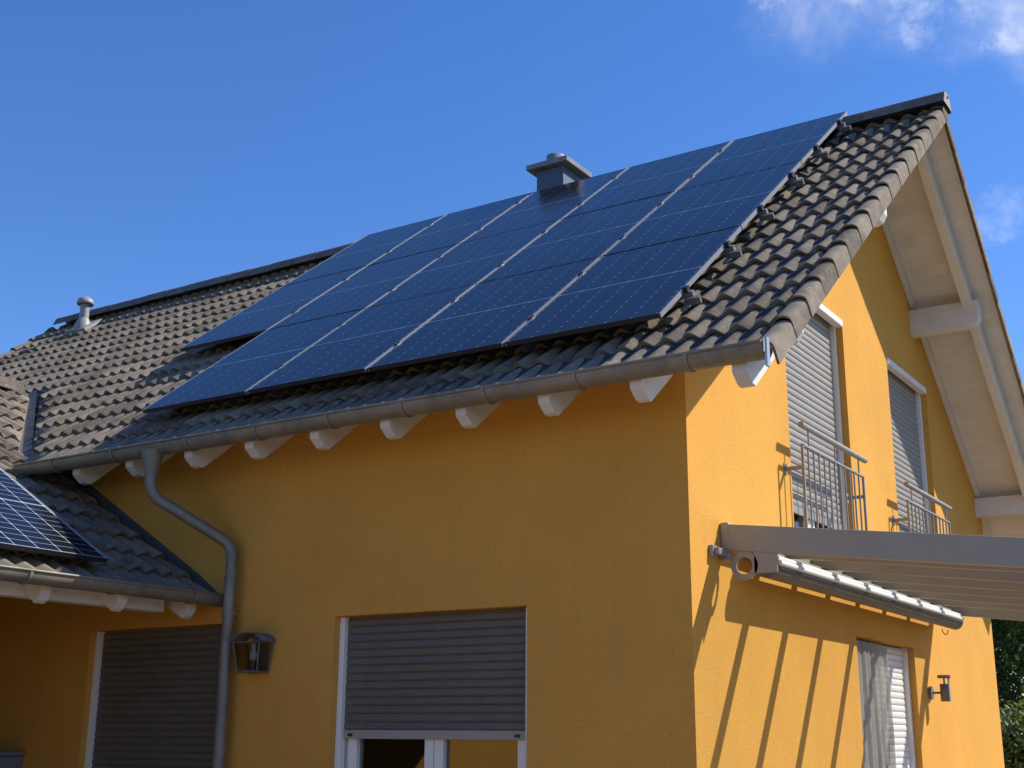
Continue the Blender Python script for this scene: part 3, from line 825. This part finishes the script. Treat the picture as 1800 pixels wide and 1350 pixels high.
ROWN = ('bottom', 'middle', 'top'); ORD = ('first', 'second', 'third', 'fourth', 'fifth')
for j, k in panels:
    M = MAIN @ Matrix.Translation((PX0 - j * PITCHX - PW / 2, PS0 + k * PITCHS + PH / 2, random.uniform(-.002, .002))) @ Matrix.Rotation(R(random.uniform(-.05, .05)), 4, 'X') @ Matrix.Rotation(R(random.uniform(-.08, .08)), 4, 'Y')
    if j == 0: pos = 'at the gable end, beside the bare tile strip'
    elif (k == 0 and j == 3) or (k > 0 and j == 4): pos = {0: 'at the far end, lowest corner above the downpipe', 1: 'at the far end, overhanging the shaded tile gap', 2: 'at the far end, up by the ridge caps'}[k]
    else: pos = '%s panel counted from the gable' % ORD[j]
    place_panel(M, 'dark solar panel in the %s row, %s' % (ROWN[k], pos), 'solar panels on the main roof')

# mounting rails with end clamps (two under each row)
for k in range(3):
    nc = 4 if k == 0 else 5
    for q, fr in enumerate((.26, .78)):
        s = PS0 + k * PITCHS + PH * fr; xa = PX0 - nc * PITCHX - .03; xb = PX0 + .055
        m = MB()
        m.prism([(-.018, -.072), (.018, -.072), (.018, -.037), (.007, -.037), (.007, -.045), (-.007, -.045), (-.007, -.037), (-.018, -.037)], 0, xa, xb)
        rail = part('mounting_rail', m, M_ALU); rail.matrix_local = MAIN @ Matrix.Translation((0, s, 0))
        tag(rail, 'silver mounting rail under the %s half of the %s panel row' % (('lower', 'upper')[q], ROWN[k]), 'mounting rail', 'rails carrying the solar panels')
        m = MB(); m.box((PX0 + .003, -.022, -.036), (PX0 + .030, .022, .004)); m.box((PX0 - .010, -.022, .0006), (PX0 + .003, .022, .004)); part('end_clamp', m, M_BLACK, rail)
        m = MB(); m.box((PX0 + .034, -.016, -.037), (PX0 + .054, .016, -.030)); part('rail_end_cap', m, M_ALU, rail)
        for j in range(1, nc):
            m = MB(); xx = PX0 - j * PITCHX + .010; m.box((xx - .019, -.028, .0005), (xx + .019, .028, .0045)); part('mid_clamp', m, M_BLACK, rail)
        xx = PX0 + .02; n_ = 0
        while xx > xa:
            m = MB(); m.box((xx - .016, -.045, -.090), (xx + .016, -.018, -.066)); m.box((xx - .016, -.16, -.108), (xx + .016, -.02, -.090)); part('roof_hook', m, M_STEEL, rail); xx -= 1.216
        # broad bent hook plate seen at the right-hand rail end
        m = MB(); m.box((PX0 + .01, -.085, -.098), (PX0 + .12, -.060, -.060)); m.box((PX0 + .01, -.085, -.066), (PX0 + .105, -.018, -.060)); part('hook_plate', m, M_HOOK, rail)

# panels on the porch roof
LAM2, SIDES2, ENDS2 = pv_meshes(M_PV2, M_ALU)
ENDS2 = [e.copy() for e in ENDS2]
pass
WPN = .085
SB = .13
for j, k, lab in ((0, 0, 'white-gridded solar panel low on the porch roof, half in the shade of the main eave'), (1, 0, 'white-gridded sunlit solar panel low on the porch roof, next to the half-shaded one')):
    place_panel(WING @ Matrix.Translation((-1.00 - PW / 2 - j * PITCHX, SB + PH / 2, WPN)), lab, 'solar panels on the porch roof', LAM2, SIDES2, ENDS2)
for q, fr in enumerate((.22, .78)):
    m = MB(); m.prism([(-.018, -.085), (.018, -.085), (.018, -.035), (-.018, -.035)], 0, -1.0 - 2 * PITCHX, -.96); rl = part('mounting_rail', m, M_ALU)
    rl.matrix_local = WING @ Matrix.Translation((0, SB + PH * fr, WPN)); tag(rl, 'mounting rail under the %s half of the porch roof panels' % ('lower', 'upper')[q], 'mounting rail', 'rails under the porch panels')
    for y in (-1.25, -2.4):
        m = MB(); m.box((y - .016, -.12, -.125), (y + .016, -.019, -.07)); part('roof_hook', m, M_STEEL, rl)

# ------------------------------------------------------------------ balcony railings
RZ = 3.600


def railing(y0, y1, bars, label):
    t = thing('balcony_railing', label, 'railing', (.12, (y0 + y1) / 2, 2.82), 'balcony railings in front of the upper gable windows')
    off = Vector((.12, (y0 + y1) / 2, 2.82))
    def P(x, y, z): return Vector((x, y, z)) - off
    m = MB(); m.tube([P(.14, y0, 3.745), P(.14, y1, 3.745)], .0225, 14); part('handrail', m, M_STEEL, t)
    a, b = y0 + .008, y1 - .080; fx = .14
    for z in (RZ, 2.90): m = MB(); m.box(P(fx - .012, a, z - .007), P(fx + .012, b, z + .007)); part('frame_bar', m, M_STEEL, t)
    for y in (a, b): m = MB(); m.box(P(fx - .009, y - .008, 2.86), P(fx + .009, y + .008, RZ - .007)); part('frame_post', m, M_STEEL, t)
    for i in range(1, bars + 1):
        y = a + (b - a) * i / (bars + 1); m = MB(); m.tube([P(fx, y, 2.907), P(fx, y, RZ - .007)], .0075, 8); part('bar', m, M_STEEL, t)
    for f in (.10, .52, .93):
        y = a + (b - a) * f; m = MB(); m.tube([P(fx, y, RZ + .007), P(fx, y, 3.727)], .007, 8); part('standoff', m, M_STEEL, t)
    for y in (a + .01, b - .01):
        for z in (3.44, 2.98):
            m = MB(); m.box(P(.0, y - .012, z - .012), P(fx - .0095, y + .012, z + .012)); m.box(P(.0, y - .025, z - .04), P(.008, y + .025, z + .04)); part('wall_bracket', m, M_STEEL, t)


railing(1.60, 3.035, 11, 'steel balcony railing at the upper window nearer the front eave')
railing(4.16, 5.61, 11, 'steel balcony railing at the farther upper window, partly shaded')

# ------------------------------------------------------------------ patio roof
PTX = 3.35; SL = .125
patio = thing('patio_roof', 'grey aluminium patio roof with glass panes on the sunny gable wall', 'patio roof', (0, 0, 0))
def ptz(x): return 2.865 - SL * x
m = MB(); m.prism([(.002, 2.86), (.075, 2.86), (.095, 2.84), (.095, 2.735), (.06, 2.715), (.002, 2.715)], 1, .50, 5.23); part('wall_profile', m, M_PATIO, patio, .004)
def beam(y0, y1, h, top=0.):
    m = MB(); m.add([(x, y, z) for x, z in ((.03, ptz(.03) + top), (PTX, ptz(PTX) + top), (PTX, ptz(PTX) - h), (.03, ptz(.03) - h)) for y in (y0, y1)], [(0, 1, 3, 2), (2, 3, 5, 4), (4, 5, 7, 6), (6, 7, 1, 0), (0, 2, 4, 6), (1, 7, 5, 3)]); return m
b1 = part('side_beam', beam(.44, .50, .142, .02), M_PATIO, patio, .006)
m = MB(); m.box((.0, .434, 2.72), (.06, .506, 2.892)); part('side_beam_end', m, M_PATIO, patio, .012)
part('side_beam', beam(5.23, 5.29, .142, .02), M_PATIO, patio, .006)
ry = [1.13 + .683 * i for i in range(6)]
for y in ry: part('rafter', beam(y - .025, y + .025, .105, -.006), M_PATIO, patio, .004)
edges = [.50] + [v for y in ry for v in (y - .025, y + .025)] + [5.23]
for a, b in zip(edges[0::2], edges[1::2]):
    m = MB(); m.add([(x, y, ptz(x) - .02 + dz) for x in (.096, PTX - .01) for y in (a + .001, b - .001) for dz in (0, -.008)], [(0, 1, 3, 2), (4, 6, 7, 5), (0, 4, 5, 1), (2, 3, 7, 6), (0, 2, 6, 4), (1, 5, 7, 3)]); part('glass_pane', m, M_PGLASS, patio)
m = MB(); m.box((PTX, .40, ptz(PTX) - .19), (PTX + .14, 5.33, ptz(PTX) + .02)); part('front_gutter_beam', m, M_PATIO, patio, .01)
for y in (.46, 5.27): m = MB(); m.box((PTX + .01, y - .055, 0), (PTX + .12, y + .055, ptz(PTX) - .19)); part('post', m, M_PATIO, patio, .008)
# rolled-in awning under the glass
aw = thing('awning_cassette', 'rolled-in awning tube hanging under the glass patio roof along the wall', 'awning', (.2, .45, 2.63))
ax_, az_ = .20, 2.635
def A(x, y, z): return (x - .2, y - .45, z - 2.63)
m = MB(); n = 22; r = .070
prof = [(ax_ + r * math.cos(t), az_ + r * math.sin(t)) for t in [2 * math.pi * i / n for i in range(n)]]
m.add([A(x, y, z) for y in (.70, 5.20) for x, z in prof], [(i, (i + 1) % n, n + (i + 1) % n, n + i) for i in range(n)], 0, True)
for y in (.70, 5.20): m.add([A(x, y, z) for x, z in prof], [tuple(range(n))])
part('cassette_tube', m, M_TUBE, aw)
m = MB(); m.box(A(.125, .72, 2.64), A(.185, 5.18, 2.748)); part('cassette_hood', m, M_PATIO, aw, .006)
for k_, t in enumerate((.30, .78)):
    m = MB(); m.tube([A(ax_ + .074 * math.cos(t), y, az_ + .074 * math.sin(t)) for y in (.72, 5.18)], .019, 10); part('white_rib', m, M_RIBS, aw)
m = MB(); m.tube([A(ax_ + .072, .72, az_ - .012), A(ax_ + .072, 5.18, az_ - .012)], .006, 6); part('fabric_slot', m, M_BLACK, aw)
# end plate: a ring with a round opening
n = 28; m = MB(); ro, ri = .088, .052; cy = .452
for yy, fl in ((.447, 0), (.457, 1)):
    vs = [A(.15 + q * math.cos(2 * math.pi * i / n), yy, 2.615 + q * math.sin(2 * math.pi * i / n)) for q in (ro, ri) for i in range(n)]
    m.add(vs, [((i, (i + 1) % n, n + (i + 1) % n, n + i) if not fl else (n + i, n + (i + 1) % n, (i + 1) % n, i)) for i in range(n)])
for q in (ro, ri):
    vs = [A(.15 + q * math.cos(2 * math.pi * i / n), yy, 2.615 + q * math.sin(2 * math.pi * i / n)) for yy in (.447, .457) for i in range(n)]
    m.add(vs, [(i, (i + 1) % n, n + (i + 1) % n, n + i) for i in range(n)], 0, True)
m.box(A(.215, .447, 2.565), A(.36, .457, 2.70)); part('end_plate', m, M_PATIO, aw)
m = MB(); m.tube([A(.16, 4.98 - .1 * math.cos(t), 2.555 - .045 * math.sin(t)) for t in [math.pi * i / 8 for i in range(9)]], .004, 6); part('cable_loop', m, M_CABLE, aw)
m = MB(); m.box((.0, .26, 2.66), (.03, .33, 2.73)); m.box((.03, .28, 2.675), (.06, .44, 2.715)); m.box((.015, .40, 2.65), (.075, .44, 2.69)); part('wall_bracket', m, M_STEEL, patio, .004)

# ------------------------------------------------------------------ curtain at the patio door
m = MB(); NU, NV = 72, 14; vs = []
for j in range(NV + 1):
    v = j / NV; z = 2.335 - 2.28 * v
    for i in range(NU + 1):
        u = i / NU; wv = math.sin(u * 47 + .8 * math.sin(v * 3 + u * 5)) * (.010 + .010 * v) + .008 * math.sin(u * 19 + 1.3 + v)
        yy = 2.985 + u * (.80 + .03 * math.sin(v * 2.5)) + .05 * v * (1 - u); vs.append((-.030 + wv, yy, z + .012 * math.sin(u * 31) * (1 - v)))
m.add(vs, [(j * (NU + 1) + i, j * (NU + 1) + i + 1, (j + 1) * (NU + 1) + i + 1, (j + 1) * (NU + 1) + i) for j in range(NV) for i in range(NU)], 0, True)
cur = thing('curtain', 'thin grey curtain hanging in folds over one side of the patio door', 'curtain', (0, 0, 0))
part('cloth', m, M_CURT, cur)
m = MB(); m.tube([(-.035, 2.97, 2.340), (-.035, 4.5, 2.340)], .007, 8); part('curtain_wire', m, M_ALU, cur)

# ------------------------------------------------------------------ wall lamps
lx, lz = -3.40, 2.03
lan = thing('wall_lantern', 'bronze wall lantern with arched hood beside the zinc downpipe', 'wall lamp', (lx, 0, lz))
m = MB(); m.box((-.075, -.014, .0), (.075, -.001, .25)); part('back_plate', m, M_LAMPBRN, lan, .003)
m = MB(); n = 10
arc = [(-.145 * math.cos(math.pi * i / n), .205 + .062 * math.sin(math.pi * i / n)) for i in range(n + 1)]
vs = [(a, y, z) for y in (-.165, -.002) for a, z in arc] + [(a, y, z + .008) for y in (-.168, -.002) for a, z in arc]
k = n + 1
m.add(vs, [(i + 1, i, k + i, k + i + 1) for i in range(n)] + [(2 * k + i, 2 * k + i + 1, 3 * k + i + 1, 3 * k + i) for i in range(n)] + [(i, i + 1, 2 * k + i + 1, 2 * k + i) for i in range(n)], 0, True); part('hood', m, M_LAMPBRN, lan)
m = MB()
for sx in (-1, 1):
    for y0, y1 in ((-.125, -.152), (-.012, -.012)): m.tube([(sx * .095, y0, .004), (sx * .128, y1, .205)], .006, 6)
m.tube([(-.128, -.152, .205), (.128, -.152, .205)], .006, 6); m.tube([(-.095, -.125, .004), (.095, -.125, .004)], .006, 6); m.box((-.10, -.13, -.006), (.10, -.003, .004)); part('cage', m, M_LAMPBRN, lan)
m = MB(); m.add([(-.093, -.124, .006), (.093, -.124, .006), (.126, -.151, .203), (-.126, -.151, .203)], [(0, 1, 2, 3)])
for sx in (-1, 1): m.add([(sx * .094, -.123, .006), (sx * .094, -.014, .006), (sx * .127, -.014, .203), (sx * .127, -.150, .203)], [(0, 1, 2, 3)])
part('lantern_glass', m, M_LGLASS, lan)
m = MB(); m.lathe([(.0, .075), (.018, .08), (.030, .10), (.030, .12), (.018, .145), (.016, .2)], (0, -.07, 0), 14); part('bulb', m, M_BULB, lan)
m = MB(); m.lathe([(.016, .004), (.016, .076)], (0, -.07, 0), 12); part('bulb_holder', m, M_LAMPDK, lan)

gy, gz = 4.90, 2.0
gl = thing('wall_spotlight', 'small grey cylinder wall light on the sunny gable beside the patio door', 'wall lamp', (0, gy, gz))
m = MB(); m.tube([(.001, 0, 0), (.028, 0, 0)], .058, 20); part('wall_disc', m, M_LAMPDK, gl)
m = MB(); m.tube([(.028, 0, 0), (.095, 0, 0)], .010, 10); part('arm', m, M_LAMPDK, gl)
m = MB(); m.lathe([(0, -.075), (.040, -.075), (.040, .075), (0, .075)], (.135, 0, 0), 22); part('body', m, M_LAMPDK, gl)
m = MB(); m.lathe([(.008, .075), (.008, .125)], (.135, 0, 0), 10); part('stem', m, M_LAMPDK, gl)
m = MB(); m.lathe([(0, .125), (.055, .125), (.055, .15), (0, .152)], (.135, 0, 0), 22); part('lamp_cap', m, M_LAMPDK, gl)
m = MB(); m.box((.170, -.022, -.07), (.178, .022, .148)); part('lit_edge_strip', m, M_ALU, gl)  # pale strip paints the sunlit edge of the lamp body

# grey cabinet against the porch wall
cab = thing('storage_cabinet', 'dark grey cabinet against the shaded wall beside the shuttered door', 'cabinet', (-6.6, -.25, 0))
m = MB(); m.box((-.7, -.2, 0), (.66, .245, 1.42)); part('body', m, M_BOX, cab, .01)
m = MB(); m.box((-.72, -.23, 1.421), (.68, .246, 1.46)); part('lid', m, M_BOX, cab, .01)
for a, b in ((-.68, -.03), (.0, .64)): m = MB(); m.box((a, -.216, .05), (b, -.201, 1.38)); part('door', m, M_BOX, cab, .004)

# ------------------------------------------------------------------ trees behind the house and a shed
def tree(name, label, loc, h, cr, nclump, nleaf, lm, seed, low=.1, group=None):
    rg = random.Random(seed); t = thing(name, label, 'tree', loc, group)
    m = MB(); m.tube([(0, 0, -.1), (.05, .03, h * .25), (-.04, .06, h * .5), (.02, 0, h * .8)], [.16, .12, .08, .02], 10)
    clumps = []
    for i in range(nclump):
        th = rg.uniform(0, 6.28); zz = rg.uniform(low, 1) ** .9; rr = cr * math.sqrt(rg.uniform(.12, 1)) * (1 - .55 * max(0, zz - .45) / .55) * rg.uniform(.8, 1.1)
        c = Vector((rr * math.cos(th), rr * math.sin(th), h * zz)); clumps.append((c, rg.uniform(.22, .50)))
    for c, r in clumps[::4]:
        z0 = max(.2, c.z - rg.uniform(.3, .9)); m.tube([(0, 0, z0 * .8), (c.x * .5, c.y * .5, z0), tuple(c)], [.035, .022, .006], 5)
    part('trunk', m, M_BARK, t)
    vs = []; fs = []
    for c, r in clumps:
        for _ in range(nleaf):
            d = Vector((rg.gauss(0, 1), rg.gauss(0, 1), rg.gauss(0, .8))); d = d.normalized() * r * rg.uniform(.35, 1.05) ** .5
            p = c + d; L = rg.uniform(.028, .062); W = L * rg.uniform(.45, .62)
            nrm = (d.normalized() + Vector((rg.gauss(0, .5), rg.gauss(0, .5), rg.uniform(.2, 1.2)))).normalized(); a = nrm.orthogonal().normalized(); a = Matrix.Rotation(rg.uniform(0, 6.28), 3, nrm) @ a; b = nrm.cross(a)
            o = len(vs); vs += [p - a * L, p + b * W - nrm * .006, p + a * L, p - b * W - nrm * .006]; fs += [(o, o + 1, o + 2), (o, o + 2, o + 3)]
    mm_ = MB(); mm_.add(vs, fs); part('crown', mm_, lm, t)


def at(u, v, y):
    d = fw + rt * (u - 900) / FPX - up * (v - 675) / FPX; return CAM + d * ((y - CAM.y) / d.y)


pA = at(1800, 1150, 13.5); tree('leafy_tree', 'bushy green tree with glossy leaves behind the far house corner', (pA.x + .3, 13.5, 0), 4.9, 1.9, 330, 120, M_LEAF, 3, .05, 'trees behind the house')
pB = at(1790, 1300, 10.6); tree('garden_shrub', 'paler low shrub in front of the tree behind the house', (pB.x + .1, 10.6, 0), 1.78, .85, 90, 130, M_LEAF2, 5, .02, 'trees behind the house')
pC = at(1930, 1150, 17); tree('leafy_tree', 'taller dark tree farther back beyond the patio', (pC.x, 17, 0), 6.5, 2.6, 380, 110, M_LEAF, 9, .05, 'trees behind the house')
pS = at(1768, 1262, 11.9)
shed = thing('garden_shed', 'small grey shed with a low gable half hidden in the greenery', 'shed', (pS.x - .45, 11.9, 0))
zt = pS.z
m = MB(); m.prism([(-.85, 0), (.62, 0), (.62, zt), (-.1, zt + .30), (-.85, zt)], 1, 0, .9); part('wall', m, M_SHED, shed)
m = MB(); m.prism([(-.1, zt + .315), (.74, zt - .035), (.74, zt + .0), (-.1, zt + .355)], 1, -.08, .98); m.prism([(-.1, zt + .315), (-.1, zt + .355), (-.95, zt), (-.95, zt - .035)], 1, -.08, .98); part('roof', m, M_SHEDROOF, shed)
